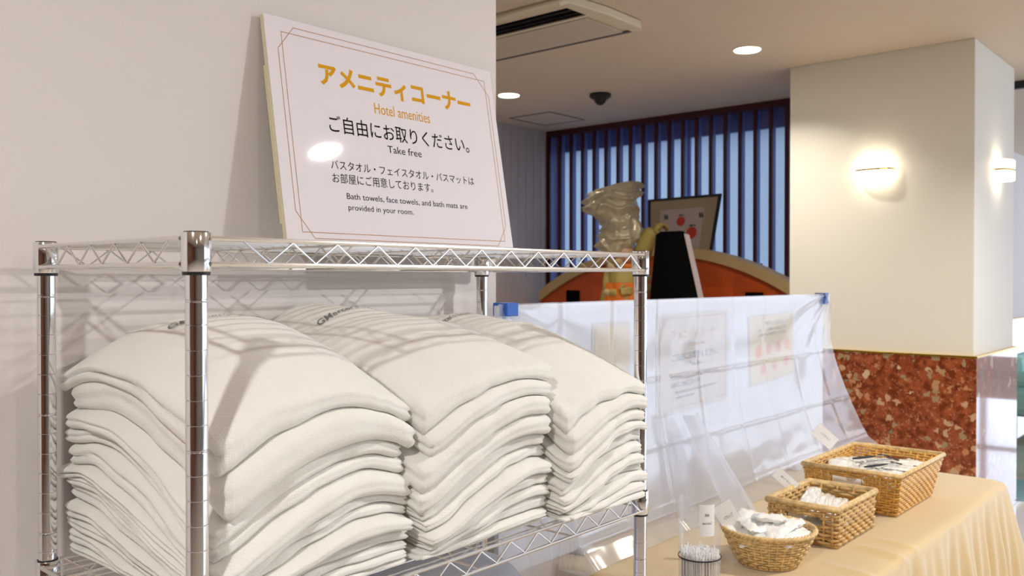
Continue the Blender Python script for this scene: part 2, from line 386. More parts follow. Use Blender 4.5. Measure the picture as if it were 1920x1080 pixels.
# ------------------------------------------------------------------ wire rack
FX, FY, RX, LY = .5213, .9245, 1.4363, 1.337
rack = thing('wire_rack', 'chrome wire shelving rack with grooved round posts holding folded garments', 'shelf', (.98, 1.13, FLOOR))
def post_profile():
    p = [(.0005, FLOOR+.03), (.0123, FLOOR+.031)]; z = .0517 - .0282*3 + .0005; zs = []
    z = .0035-.0275; k = 0
    while z > FLOOR+.05: zs.append((z, k % 6 == 0)); z -= .0282; k += 1
    for z, dbl in reversed(zs):
        if dbl: p += [(.0123, z-.0035), (.0112, z-.0028), (.0123, z-.0016)]
        p += [(.0123, z-.0007), (.0111, z), (.0123, z+.0007)]
    p += [(.0123, .0500), (.0110, .0512), (.0005, .0512)]
    return p
prof = post_profile()
for x, y in ((FX, FY), (FX, LY), (RX, FY), (RX, LY)):
    o = MB().lathe(prof, x, y, 28).build('post', 'chrome', rack, smooth='auto')
    MB().lathe([(.016, FLOOR), (.02, FLOOR+.005), (.02, FLOOR+.02), (.010, FLOOR+.03)], x, y, 20).build('foot', 'dark', o)
def zig(p0, p1, z0, z1, off, pitch=.0673, ph=0):
    p0 = Vector(p0); p1 = Vector(p1); L_ = (p1-p0).length; d = (p1-p0)/L_; pts = []; s_ = off; up = True
    while s_ < L_-.012:
        q = p0+d*s_; pts.append((q.x, q.y, z1 if up else z0)); up = not up; s_ += pitch/2
    return pts
def shelf(zt, seen=True):     # zt = level of the upper rail
    zl = zt-.029; R_ = .0029; o_ = .013
    fr = MB()
    for z in (zt, zl):
        for y in (FY-o_, LY+o_): fr.tube([(FX+.010, y, z), (RX-.010, y, z)], R_, 8)
        for x in (FX-o_, RX+o_): fr.tube([(x, FY+.010, z), (x, LY-.010, z)], R_, 8)
    sh = fr.build('shelf', 'wire', rack, smooth='auto')
    for a, b_, off in (((FX, FY-o_, 0), (RX, FY-o_, 0), .0527), ((FX, LY+o_, 0), (RX, LY+o_, 0), .03),
                       ((FX-o_, FY, 0), (FX-o_, LY, 0), .0375), ((RX+o_, FY, 0), (RX+o_, LY, 0), .03)):
        MB().tube(zig(a, b_, zl+.002, zt-.002, off), .0016, 6).build('zigzag_wire', 'wire', sh, smooth='auto')
    n = 16
    for i in range(n):
        y = FY-.002 + (LY-FY+.004)*i/(n-1)
        MB().tube([(FX-o_, y, zt+.0022), (RX+o_, y, zt+.0022)], .0013, 6).build('shelf_wire', 'wire', sh)
    for x in (FX+.23, FX+.457, FX+.685):
        MB().tube([(x, FY-o_, zt-.0012), (x, LY+o_, zt-.0012)], .002, 6).build('cross_wire', 'wire', sh)
        pts = []; k = 0; y = FY+.01
        while y < LY: pts.append((x, y, zt-.002 if k % 2 == 0 else zl+.002)); k += 1; y += .0337
        MB().tube(pts, .0016, 6).build('zigzag_wire', 'wire', sh)
        MB().tube([(x, FY-o_, zl), (x, LY+o_, zl)], .002, 6).build('cross_wire', 'wire', sh)
    zt_, zb_ = zt+.0067, zl-.0085
    for x, y in ((FX, FY), (FX, LY), (RX, FY), (RX, LY)):
        c = MB().lathe([(.0128, zb_), (.0160, zb_), (.0166, zb_+.001), (.0166, zt_-.001), (.0160, zt_), (.0128, zt_), (.0128, zb_)], x, y, 32, cap=False).build('collar', 'chrome', rack, smooth='auto')
        MB().lathe([(.0126, zb_-.004), (.0150, zb_-.004), (.0155, zb_), (.0126, zb_)], x, y, 28, cap=False).build('sleeve', 'dark', c, smooth='auto')
        MB().lathe([(.0124, zt_-.004), (.0135, zt_-.004), (.0135, zt_+.0012), (.0124, zt_+.0012)], x, y, 28, cap=False).build('sleeve', 'dark', c)
shelf(.045); shelf(-.4105); shelf(-.86); shelf(-1.28)
SH = -.4105+.0036      # top of the middle shelf wires

# ------------------------------------------------------------------ folded garments
def pl_noise(x, y, s): return noise.noise(Vector((x, y, s)))
def make_stack(side, x0, x1, y0, y1, n, corner, arch, name_w, seed, protr=0.0, top_txt=None):
    rnd = random.Random(seed)
    cuts = [0]
    for k in range(n): cuts.append(cuts[-1]+rnd.uniform(.7, 1.35)*(.85 + .55*(k/n)))
    cuts = [c/cuts[-1] for c in cuts]
    cx, cy, hx, hy = (x0+x1)/2, (y0+y1)/2, (x1-x0)/2, (y1-y0)/2
    def D(a, b):
        a = max(-1.15, min(1.15, a)); b_ = max(-1.1, min(1.1, b))
        t = (b_+1)/2
        nl, nr, bl, mid = corner            # front-left, front-right, back, rise at mid depth
        front = nl+(nr-nl)*(a+1)/2
        sm = 1-(1-min(1, max(0, t*1.7)))**2.0
        base = front + (mid-front)*sm - (mid-bl)*max(0, (t-.62)/.38)**2
        ar = arch[0] + (arch[1]-arch[0])*min(1, max(0, t*2.2)) - (arch[1]-arch[2])*max(0, (t-.6)/.4)
        return base + ar*max(-.35, 1-abs(a)**2.3)
    def level(k, x, y):
        a = (x-cx)/hx; b = (y-cy)/hy
        wq = max(0, min(1, (1-a)/2))**2*max(0, min(1, (1-b)/2))**2.2; wr = max(0, min(1, (1+a)/2))**3*max(0, min(1, (1-b)/2))**2.2
        c = cuts[k]**(1+1.5*wq+.25*wr) if k else 0
        z = SH + D(a, b)*c
        if 0 < k:
            amp = .0042 if k < n else .006
            z += amp*pl_noise(x*9, y*9, k*7.3+seed)*min(1, k/2) + .0012*pl_noise(x*30, y*30, k*3.1+seed)
        return z
    objs = []
    for k in range(n):
        ux = rnd.uniform(-.009, .004); uy = rnd.uniform(-.020, .012); rot = rnd.uniform(-.035, .035); sc = rnd.uniform(.95, 1.0)
        if k == n-1: ux, uy, rot, sc = 0, 0, 0, 1
        gx, gy = hx*sc, hy*(rnd.uniform(.93, 1) if k < n-1 else 1)-abs(rot)*.05
        ccx, ccy = cx+ux, cy-(hy-gy)+uy*.6
        fold_side = rnd.choice([0, 1])
        NX, NY, RS = 34, 40, 9; rc = .009
        def plan(u, v):     # u, v in -1..1 -> rounded rectangle with slightly wavy edges
            px, py = u*gx, v*gy
            ex = max(0, abs(px)-(gx-rc)); ey = max(0, abs(py)-(gy-rc))
            if ex > 0 and ey > 0:
                l = math.hypot(ex, ey); m_ = max(ex, ey)/l
                px = math.copysign(gx-rc+ex*m_, px); py = math.copysign(gy-rc+ey*m_, py)
            wx = .007*pl_noise(v*2.2, k*1.7, seed)*abs(u)**3*(1 if u > 0 else -1)
            wy = .008*pl_noise(u*2.5, k*2.9, seed+5)*abs(v)**3*(1 if v > 0 else -1)
            px += wx; py += wy
            c_, s_ = math.cos(rot), math.sin(rot)
            return ccx+px*c_-py*s_, ccy+px*s_+py*c_
        mb = MB(); T = []; B = []
        border = []
        for j in range(NY+1):
            for i in range(NX+1):
                u = -1+2*i/NX; v = -1+2*j/NY
                x, y = plan(u*.985, v*.985)
                zt = level(k+1, x, y); zb_ = level(k, x, y)
                if k == n-1:   # soft puckers along the front hem of the top garment
                    e = max(0, (-v-.55)/.45); zt += .0022*e*math.sin(x*190+2*pl_noise(x*20, 0, seed))*pl_noise(x*8, 3, seed)*2
                if zt < zb_+.005: zt = zb_+.005
                T.append(len(mb.v)); mb.v.append((x, y, zt-.0004))
        for j in range(NY+1):
            for i in range(NX+1):
                u = -1+2*i/NX; v = -1+2*j/NY
                x, y = plan(u*.985, v*.985)
                B.append(len(mb.v)); mb.v.append((x, y, level(k, x, y)+.0004))
        W = NX+1
        for j in range(NY):
            for i in range(NX):
                a = j*W+i
                mb.f.append((T[a], T[a+1], T[a+W+1], T[a+W])); mb.f.append((B[a], B[a+W], B[a+W+1], B[a+1]))
        ring = [(i, 0) for i in range(NX)] + [(NX, j) for j in range(NY)] + [(NX-i, NY) for i in range(NX)] + [(0, NY-j) for j in range(NY)]
        prev_cols = []
        for (i, j) in ring:
            idx = j*W+i; t0 = Vector(mb.v[T[idx]]); b0 = Vector(mb.v[B[idx]])
            u = -1+2*i/NX; v = -1+2*j/NY
            ox = u if abs(u) > .93 else 0; oy = v if abs(v) > .93 else 0
            d = Vector((ox, oy, 0)).normalized()
            th = (t0.z-b0.z); col = [T[idx]]
            side_open = 1.0 if (i in (0, NX)) else (.25 if j == 0 else .6)
            gd = (.55 if fold_side else .85)*side_open*(1 + .5*pl_noise(u*3, v*3, k+seed))
            gp = .5 + .16*pl_noise(u*1.5+k, v*1.5, seed+9)
            for q in range(1, RS):
                s_ = q/RS; bul = math.sin(PI*s_)**.55
                bul *= 1-gd*math.exp(-((s_-gp)/.10)**2)
                p = t0.lerp(b0, s_) + d*(min(.011, th*.6)*bul)
                if j == 0: p.z -= .0015*bul
                mb.v.append(tuple(p)); col.append(len(mb.v)-1)
            col.append(B[idx]); prev_cols.append(col)
        for c1, c2 in zip(prev_cols, prev_cols[1:]+prev_cols[:1]):
            for q in range(RS): mb.f.append((c1[q], c1[q+1], c2[q+1], c2[q]))
        pos = ORD[n-1-k] if k else 'bottom one'
        o = mb.build('folded_garment', 'waffle', None, smooth=True)
        tag(o, 'cream folded waffle garment, %s in the %s stack on the wire shelf' % (pos, side), 'garment', 'folded garments in the %s stack' % side)
        objs.append(o)
    top = lambda x, y: level(n, x, y)
    if top_txt:
        body, ax, bx, ay, hgt, slope = top_txt
        mb = fit_text(body, ax, bx, 0, hgt, lambda u, v: (u, ay+v+(u-ax)*slope, top(u, ay+v+(u-ax)*slope)+.0016), bold=.004, shear=.5)
        mb.build('printed_name', 'thread', objs[-1])['label'] = 'dark grey script lettering'
    return objs, top
s1, top1 = make_stack('left', .557, .862, .945, 1.375, 12, (.212, .224, .262, .290), (.046, .066, .05), '', 3, top_txt=("GMercer's  Dream", .62, .80, 1.17, .019, .0))
s2, top2 = make_stack('middle', .876, 1.166, .930, 1.375, 12, (.222, .262, .290, .300), (.022, .045, .07), '', 11, top_txt=("GMercer's  Dream", .925, 1.10, 1.235, .021, .12))
s3, top3 = make_stack('right', 1.180, 1.418, .908, 1.370, 11, (.185, .212, .275, .285), (.016, .045, .055), '', 23, top_txt=("GMercer's  Dream", 1.195, 1.31, 1.235, .021, .05))

# plastic bag on the shelf below
t_ = thing('plastic_bag', 'cloudy white plastic bag bulging under the shelf of garments', 'bag', (1.08, 1.13, -.857))
def bagf(r, z, a): return r*(1+.035*math.sin(5*a+z*20)+.03*math.sin(9*a+1)+.04*noise.noise(Vector((math.cos(a)*2, math.sin(a)*2, z*9))))
MB().lathe([(.13, -.856), (.175, -.84), (.19, -.75), (.185, -.65), (.165, -.58), (.125, -.525), (.07, -.50), (.03, -.492), (.004, -.49)], 1.12, 1.13, 48, fn=bagf).build('bag_body', 'bag', t_, smooth=True)
MB().lathe([(.10, -.853), (.15, -.83), (.165, -.75), (.155, -.66), (.12, -.60), (.05, -.57)], 1.12, 1.13, 32, fn=bagf).build('bagged_linen', 'cotton', t_, smooth=True)

# ------------------------------------------------------------------ sign on the rack
TL_ = Vector((.912, 1.31, .049)); U = Vector((1, 0, 0)); V = Vector((0, .075, .427)).normalized(); NRM = U.cross(V)   # NRM points to the viewer
if NRM.y > 0: NRM = -NRM
SW, SH_ = .602, .4336
def SP(u, v, d=0): return TL_+U*u+V*v+NRM*d
sign = thing('amenity_sign', 'large white laminated notice with gold heading leaning on the wall atop the rack', 'sign', tuple(SP(.3, 0)))
MB().poly([SP(0, 0), SP(SW, 0), SP(SW, SH_), SP(0, SH_)], -NRM*.010).build('foam_board', 'foam', sign)
MB().poly([SP(0, 0, .0002), SP(SW, 0, .0002), SP(SW, SH_, .0002), SP(0, SH_, .0002)], NRM*.0008).build('laminated_print', 'laminate', sign)
MB().poly([SP(.004, .05, -.0102), SP(.30, .05, -.0102), SP(.30, .34, -.0102), SP(.004, .34, -.0102)], -NRM*.002 - U*.006).build('back_support', 'foam', sign)
def line(pts, wd=.0014):
    mb = MB()
    for p, q in zip(pts, pts[1:]+pts[:1]):
        a = SP(*p, .0012); b_ = SP(*q, .0012); t = (b_-a).normalized(); s_ = t.cross(NRM)*wd/2
        i = len(mb.v); mb.v += [tuple(a-s_), tuple(b_-s_), tuple(b_+s_), tuple(a+s_)]; mb.f.append((i, i+1, i+2, i+3))
    return mb
mb = line([(.034, .034), (.577, .034), (.577, .406), (.034, .406)]); mb.build('border_line', 'line_ink', sign)
mb = line([(.060, .023), (.552, .023), (.586, .068), (.586, .371), (.545, .418), (.062, .419), (.024, .373), (.024, .072)]); mb.build('border_line', 'line_ink', sign)
sp = lambda u, v: SP(u, v, .0013)
for nm_, body, x0, x1, y0, y1, mm, bold in (
    ('japanese_heading', 'アメニティコーナー', .110, .520, .318, .362, 'gold_ink', .036),
    ('english_heading', 'Hotel amenities', .237, .388, .281, .303, 'gold_ink', .0),
    ('japanese_line', 'ご自由にお取りください。', .120, .498, .2285, .2625, 'black_ink', .004),
    ('english_line', 'Take free', .259, .351, .2035, .2185, 'black_ink', .0),
    ('japanese_line', 'バスタオル・フェイスタオル・バスマットは', .1137, .499, .1565, .1745, 'black_ink', .0),
    ('japanese_line', 'お部屋にご用意しております。', .1137, .372, .1305, .1500, 'black_ink', .0),
    ('english_line', 'Bath towels, face towels, and bath mats are', .1427, .4685, .0995, .1130, 'black_ink', .0),
    ('english_line', 'provided in your room.', .1434, .3085, .0765, .0910, 'black_ink', .0)):
    fit_text(body, x0, x1, y0, y1, sp, bold).build(nm_, mm, sign)

# ------------------------------------------------------------------ amenity table
TZ = -.70; TX0, TX1, TY0, TY1 = 1.72, 3.44, .715, 1.385
table = thing('folding_table', 'long table hidden under a gold cloth right of the rack', 'table', (2.5, 1.05, FLOOR))
MB().box(TX0+.02, TX1-.02, TY0+.02, TY1-.02, TZ-.03, TZ-.004).build('tabletop', 'wood', table, bevel=.004)
for x in (TX0+.1, TX1-.1):
    for y in (TY0+.08, TY1-.08): MB().tube([(x, y, FLOOR), (x, y, TZ-.03)], .013, 10).build('leg', 'steel', table)
# cloth
def outline(n):
    r = .06; pts = []
    def corner(cx, cy, a0, k=8):
        for i in range(k+1): a = a0+PI/2*i/k; pts.append((cx+r*math.cos(a), cy+r*math.sin(a)))
    corner(TX1-r, TY0+r, -PI/2); corner(TX1-r, TY1-r, 0); corner(TX0+r, TY1-r, PI/2); corner(TX0+r, TY0+r, PI)
    # resample
    ds = [0]
    for a, b_ in zip(pts, pts[1:]+pts[:1]): ds.append(ds[-1]+math.dist(a, b_))
    out = []; j = 0
    for i in range(n):
        s_ = ds[-1]*i/n
        while ds[j+1] < s_: j += 1
        a = pts[j]; b_ = pts[(j+1) % len(pts)]; f = (s_-ds[j])/max(1e-9, ds[j+1]-ds[j])
        out.append((a[0]+(b_[0]-a[0])*f, a[1]+(b_[1]-a[1])*f, s_))
    return out
NO = 420; ol = outline(NO); mb = MB(); rings = []
ccx, ccy = (TX0+TX1)/2, (TY0+TY1)/2
def topz(x, y):
    z = TZ
    # broad creases running from the back to the front hem
    for (xa, w_, h_, k_) in ((2.36, .020, .012, .30), (2.46, .012, .007, .25), (2.16, .018, .009, .3), (1.95, .02, .007, .1)):
        d = (x-(xa+k_*(y-.9)))/w_; fade = max(0, min(1, (.86-y)/.10)); z += h_*math.exp(-d*d)*fade
    return z
nin = 26
for q in range(nin+1):
    f = q/nin; ring = []
    for i, (x, y, s_) in enumerate(ol):
        # shrink towards the long axis
        ax = max(TX0+.34, min(TX1-.34, x)); X_ = ax+(x-ax)*f; Y_ = ccy+(y-ccy)*f
        ring.append(len(mb.v)); mb.v.append((X_, Y_, topz(X_, Y_) - (.004*max(0, (f-.96)/.04) if f > .96 else 0)))
    rings.append(ring)
depth = [.004, .012, .03, .07, .13, .2, .3, .42, .55, .66]
for d in depth:
    ring = []
    for i, (x, y, s_) in enumerate(ol):
        x2, y2, _ = ol[(i+1) % NO]; x1, y1, _ = ol[i-1]; tx, ty = x2-x1, y2-y1; l = math.hypot(tx, ty); nx, ny = ty/l, -tx/l
        g = min(1, d/.25)
        cornerw = math.exp(-((abs(x-ccx)-(TX1-ccx)+.03)/.06)**2)*math.exp(-((abs(y-ccy)-(TY1-ccy)+.03)/.06)**2)
        fold = .5*math.sin(s_*34+1.2*math.sin(s_*7))+.35*math.sin(s_*81+.7)+.3*math.sin(s_*17)
        out = .006*min(1, d/.012) + g*(.027*fold + .016) + cornerw*d*.12 + .03*d
        if y < ccy:
            for xc in (2.37,):
                out += .045*g*math.exp(-((x-xc+.035)/.022)**2) - .05*g*math.exp(-((x-xc)/.018)**2)
        ring.append(len(mb.v)); mb.v.append((x+nx*max(out, .004), y+ny*max(out, .004), topz(x, y)-.004-d))
    rings.append(ring)
for r1, r2 in zip(rings, rings[1:]):
    for i in range(NO): j = (i+1) % NO; mb.f.append((r1[i], r1[j], r2[j], r2[i]))
o = mb.build('tablecloth', 'cloth', None, smooth=True)
tag(o, 'pale gold cloth draped over the table with hanging folds', 'tablecloth')

# display panel standing on the table, posters, vinyl sheet
PYF = 1.345
t_ = thing('partition_board', 'white upright panel along the back of the table', 'panel', (2.4, PYF+.01, TZ))
MB().box(1.50, 3.385, PYF, PYF+.014, TZ+.012, -.062).build('board', 'white', t_, bevel=.002)
for x in (1.80, 3.1): MB().box(x, x+.04, PYF-.02, PYF+.03, TZ+.002, TZ+.02).build('foot_block', 'white', t_)
def flat_poster(name, lab, pts, d=.0006):
    """pts: TL, TR, BR, BL as (x, z) on the panel"""
    t_ = thing(name, lab, 'poster', (pts[0][0], PYF-.002, pts[3][1]), 'posters on the display panel')
    MB().poly([(x, PYF-.0022, z) for x, z in pts], (0, .0016, 0)).build('paper', 'poster_paper', t_)
    def pl(u, v):
        (ax, az), (bx, bz), (cx, cz), (dx, dz) = pts
        x = (ax*(1-u)+bx*u)*v+(dx*(1-u)+cx*u)*(1-v); z = (az*(1-u)+bz*u)*v+(dz*(1-u)+cz*u)*(1-v)
        return (x, PYF-.0030, z)
    return t_, pl
def rect(t_, pl, u0, u1, v0, v1, m_, nme):
    mb = MB(); mb.v = [pl(u0, v0), pl(u1, v0), pl(u1, v1), pl(u0, v1)]; mb.f = [(0, 1, 2, 3)]; mb.build(nme, m_, t_)
M['poster_gold'] = mat('poster_gold', srgb(190, 140, 50), .5); M['poster_grey'] = mat('poster_grey', srgb(30, 32, 46), .5)
M['poster_orange'] = mat('poster_orange', srgb(226, 124, 50), .5); M['poster_pink'] = mat('poster_pink', srgb(216, 130, 110), .5)
M['poster_cream'] = mat('poster_cream', srgb(216, 200, 166), .5)
t1, pl = flat_poster('notice_poster', 'wide white notice with gold heading behind the plastic sheet, left of orange pictures', [(2.17, -.105), (2.60, -.097), (2.60, -.385), (2.17, -.40)])
for a in ((.04, .96, .95, .955), (.04, .96, .05, .055), (.04, .044, .05, .95), (.956, .96, .05, .95)): rect(t1, pl, *a, 'poster_gold', 'border_line')
for body, u0, u1, v0, v1, mm in (('アメニティコーナー', .2, .86, .73, .83, 'poster_gold'), ('Hotel amenities', .42, .65, .655, .7, 'poster_gold'), ('ご自由にお取りください。', .2, .84, .52, .60, 'poster_grey'),
                                 ('Take free', .44, .6, .45, .49, 'poster_grey'), ('バスタオル・フェイスタオル・バスマットは', .18, .84, .33, .38, 'poster_grey'), ('お部屋にご用意しております。', .18, .6, .26, .31, 'poster_grey'),
                                 ('Bath towels, face towels, and bath mats are', .24, .82, .19, .225, 'poster_grey'), ('provided in your room.', .24, .5, .135, .17, 'poster_grey')):
    fit_text(body, u0, u1, v0, v1, pl, .004).build('printed_line', mm, t1)
t2, pl = flat_poster('menu_poster', 'small cream notice with orange pictures behind the plastic sheet, rightmost', [(2.74, -.125), (3.10, -.12), (3.10, -.345), (2.755, -.365)])
rect(t2, pl, .02, .98, .02, .98, 'poster_cream', 'print_ground')
PYF_keep = PYF
def pl_front(u, v, pl=pl): p = pl(u, v); return (p[0], p[1]-.0004, p[2])
fit_text('ご利用ください', .3, .75, .84, .90, pl_front, .004).build('printed_line', 'poster_grey', t2)
fit_text('お一人様一点まで', .2, .82, .75, .80, pl_front, .004).build('printed_line', 'poster_grey', t2)
fit_text('お部屋にお持ちください', .2, .82, .68, .73, pl_front, .004).build('printed_line', 'poster_grey', t2)
for (u, v, r_, mm) in ((.2, .47, .07, 'poster_orange'), (.42, .48, .06, 'poster_pink'), (.64, .49, .06, 'poster_pink'), (.85, .5, .065, 'poster_orange'), (.3, .2, .06, 'poster_pink'), (.55, .21, .05, 'poster_pink'), (.82, .24, .06, 'poster_pink')):
    mb = MB(); mb.v = [pl_front(u+r_*math.cos(2*PI*k/14), v+1.35*r_*math.sin(2*PI*k/14)) for k in range(14)]; mb.f = [tuple(range(14))]; mb.build('picture_spot', mm, t2)
t3, pl = flat_poster('plain_poster', 'plain pale notice behind the plastic sheet beside the rack post', [(1.86, -.115), (2.035, -.115), (2.035, -.37), (1.86, -.37)])
rect(t3, pl, .06, .94, .04, .96, 'poster_cream', 'print_ground')

# vinyl sheet hung over the panel, flaring onto the table
def crease(v, c, w_): return math.exp(-((v-c)/w_)**2)
def sheet_pt(s_, t):       # s_ along 0..1, t from top 0 to bottom 1
    h = .635; xx = 1.485+s_*1.93; z = -.058 - h*t*(1+.75*max(0, min(1, (1.70-xx)/.04)))
    spread = max(0, t-.25)/.75
    x = 1.485+s_*(3.415-1.485) + spread**1.3*.34*s_**3 - .0*t
    y = PYF-.008 - .075*spread**1.6*(1-.35*s_) - .004
    # relief: fold grid, wrinkles from the taped corners, ripples
    gx = sum(crease(s_+.006*t, c, .004) for c in (.12, .235, .35, .47, .585, .70, .82, .93)); gz = sum(crease(t, c, .010) for c in (.34, .64, .9))
    rel = .0032*gx+.0022*gz
    dr, dt = (1-s_)*1.93, t*h
    rad = math.hypot(dr, dt); ang = math.atan2(dt, dr+1e-6)
    rel += .003*max(0, t-.6)*(1+noise.noise(Vector((s_*26, t*11, 4))))*2
    rel += .007*math.sin(ang*13)*math.exp(-rad/.28)*min(1, rad/.05)
    dl = s_*1.93; radl = math.hypot(dl, dt); angl = math.atan2(dt, dl+1e-6); rel += .007*math.sin(angl*11)*math.exp(-radl/.2)*min(1, radl/.05)
    rel += .005*noise.noise(Vector((s_*7, t*2.2, 1)))*min(1, t*4) + .0035*math.sin(s_*62+3*t)*math.exp(-((s_-.42)/.09)**2)*min(1, t*5)
    y -= max(0, rel+.002)
    if t > .93: y -= (t-.93)*.5
    z = max(z, TZ+.004) if xx > 1.665 else z
    return (x, y, z)
mb = MB().grid(320, 80, sheet_pt)
o = mb.build('plastic_sheet', 'vinyl', None, smooth=True, solid=.0)
tag(o, 'creased clear plastic sheet hanging over the white panel onto the table', 'plastic sheet')
# loose folded film hanging in front of the sheet
def flap(s_, t):
    x = 2.19+.08*s_ + t*(.10+.10*s_) ; z = -.385 - .29*t*(1+.06*s_); y = PYF-.075-.09*t-.018*math.sin(s_*PI)+.006*noise.noise(Vector((s_*3, t*4, 5)))
    return (x, y, z)
o = MB().grid(16, 30, flap).build('film_strip', 'film', None, smooth=True)
tag(o, 'narrow cloudy film strip hanging down in front of the plastic sheet', 'plastic strip')
# tape and clip on its top edge
tb = MB().box(1.503, 1.543, PYF-.024, PYF+.02, -.086, -.0555).build('blue_tape', 'blue_tape', None, bevel=.002); tag(tb, 'blue tape tab at the left end of the panel top edge', 'tape')
tb = MB()
tb.poly([(3.345, PYF-.022, -.056), (3.385, PYF-.022, -.056), (3.373, PYF-.022, -.075), (3.385, PYF-.022, -.098), (3.345, PYF-.022, -.098), (3.357, PYF-.022, -.075)], (0, .04, 0))
tb = tb.build('binder_clip', 'blue_clip', None); tag(tb, 'small blue clip at the right top corner of the plastic sheet', 'clip')

# ------------------------------------------------------------------ baskets
def weave_face(mb, stk, bl, br, tr, tl, nst, rows, r, amp, hole=None, n=5, outward=None):
    bl, br, tr, tl = map(Vector, (bl, br, tr, tl)); nn = (br-bl).cross(tl-bl).normalized()
    if outward is not None and nn.dot(outward) < 0: nn = -nn
    P = lambda u, v: (bl*(1-u)+br*u)*(1-v)+(tl*(1-u)+tr*u)*v
    def inh(u, v): return hole and hole[0] < u < hole[1] and hole[2] < v < hole[3]
    for q in range(rows):
        v = (q+.5)/rows; run = []
        for i in range(nst*4+1):
            u = i/(nst*4)
            if inh(u, v):
                if len(run) > 1: mb.tube(run, r, n)
                run = []; continue
            run.append(P(u, v)+nn*amp*math.sin(PI*u*nst+PI*(q % 2)))
        if len(run) > 1: mb.tube(run, r, n)
    for i in range(nst):
        u = (i+.5)/nst
        if hole and hole[0] < u < hole[1]: stk.tube([P(u, 0), P(u, hole[2])], r*.95, 5); stk.tube([P(u, hole[3]), P(u, 1)], r*.95, 5)
        else: stk.tube([P(u, 0), P(u, 1)], r*.95, 5)
    if hole:
        a, b_, c, d = hole; rr = .02
        mb.tube([P(a, c), P(b_, c), P(b_, d), P(a, d)], r*1.25, 6, closed=True)
def rect_basket(name, lab, base, rim, zr, nst, rows, r, amp, mm, hole, group=None):
    (bx0, bx1, by0, by1), (rx0, rx1, ry0, ry1) = base, rim; z0 = TZ+.006
    t_ = thing(name, lab, 'basket', ((bx0+bx1)/2, (by0+by1)/2, TZ), 'amenity baskets')
    B = [(bx0, by0, z0), (bx1, by0, z0), (bx1, by1, z0), (bx0, by1, z0)]; R_ = [(rx0, ry0, zr), (rx1, ry0, zr), (rx1, ry1, zr), (rx0, ry1, zr)]
    cen = Vector(((bx0+bx1)/2, (by0+by1)/2, 0)); wv = MB(); st = MB()
    for i in range(4):
        j = (i+1) % 4; mid = (Vector(B[i])+Vector(B[j]))/2-cen; mid.z = 0
        k = nst[i % 2]
        weave_face(wv, st, B[i], B[j], R_[j], R_[i], k, rows, r, amp, hole if i in (1, 3) else None, outward=mid)
    wv.build('weave', mm, t_, smooth=True, kind='stuff'); st.build('stakes', mm, t_, smooth=True, kind='stuff')
    mb = MB()
    for dz, rr in ((0, r*1.7), (.004, r*1.3)):
        mb.tube([(x+(r if x > cen.x else -r)*.5, y+(r if y > cen.y else -r)*.5, zr+dz) for x, y, z in R_], rr, 8, closed=True)
    mb.build('rim', 'wicker_pale', t_, smooth=True)
    MB().box(bx0, bx1, by0, by1, TZ+.002, TZ+.009).build('base', mm, t_)
    return t_
rect_basket('wicker_basket', 'large flared honey wicker basket farthest along the table', (2.69, 3.035, .85, 1.11), (2.655, 3.085, .828, 1.115), -.572, (20, 13), 15, .0036, .0026, 'wicker', (.30, .62, .55, .84))
rect_basket('wicker_basket', 'small square-sided two-tone wicker basket between the other two baskets', (2.272, 2.54, .865, 1.047), (2.268, 2.545, .862, 1.050), -.598, (13, 8), 9, .0046, .0042, 'wicker_mid', (.28, .78, .45, .78))
# round basket
RBX, RBY = 2.055, .952
t_ = thing('round_basket', 'round pale woven bread basket nearest the rack', 'basket', (RBX, RBY, TZ), 'amenity baskets')
wv = MB(); st = MB(); rows = 11; NS = 34
def rb_r(f): return .070+.040*f**.8
for q in range(rows):
    f = (q+.5)/rows; z = TZ+.008+.078*f
    wv.tube([(RBX+(rb_r(f)+.0024*math.sin(NS/2*a+PI*(q % 2)))*math.cos(a), RBY+(rb_r(f)+.0024*math.sin(NS/2*a+PI*(q % 2)))*math.sin(a), z) for a in [2*PI*k/(NS*3) for k in range(NS*3)]], .0031, 5, closed=True)
for k in range(NS):
    a = 2*PI*(k+.5)/NS; st.tube([(RBX+rb_r(f)*math.cos(a), RBY+rb_r(f)*math.sin(a), TZ+.006+.08*f) for f in (0, .25, .5, .75, 1)], .0028, 5)
wv.build('weave', 'wicker_pale', t_, smooth=True, kind='stuff'); st.build('stakes', 'wicker_pale', t_, smooth=True, kind='stuff')
rm = MB()
for ph in (0, PI): rm.tube([(RBX+(.111+.003*math.cos(30*a+ph))*math.cos(a), RBY+(.111+.003*math.cos(30*a+ph))*math.sin(a), TZ+.088+.003*math.sin(30*a+ph)) for a in [2*PI*k/200 for k in range(200)]], .0038, 6, closed=True)
rm.build('rim', 'wicker_pale', t_, smooth=True)
MB().lathe([(.07, TZ+.002), (.072, TZ+.009)], RBX, RBY, 32).build('base', 'wicker_pale', t_)

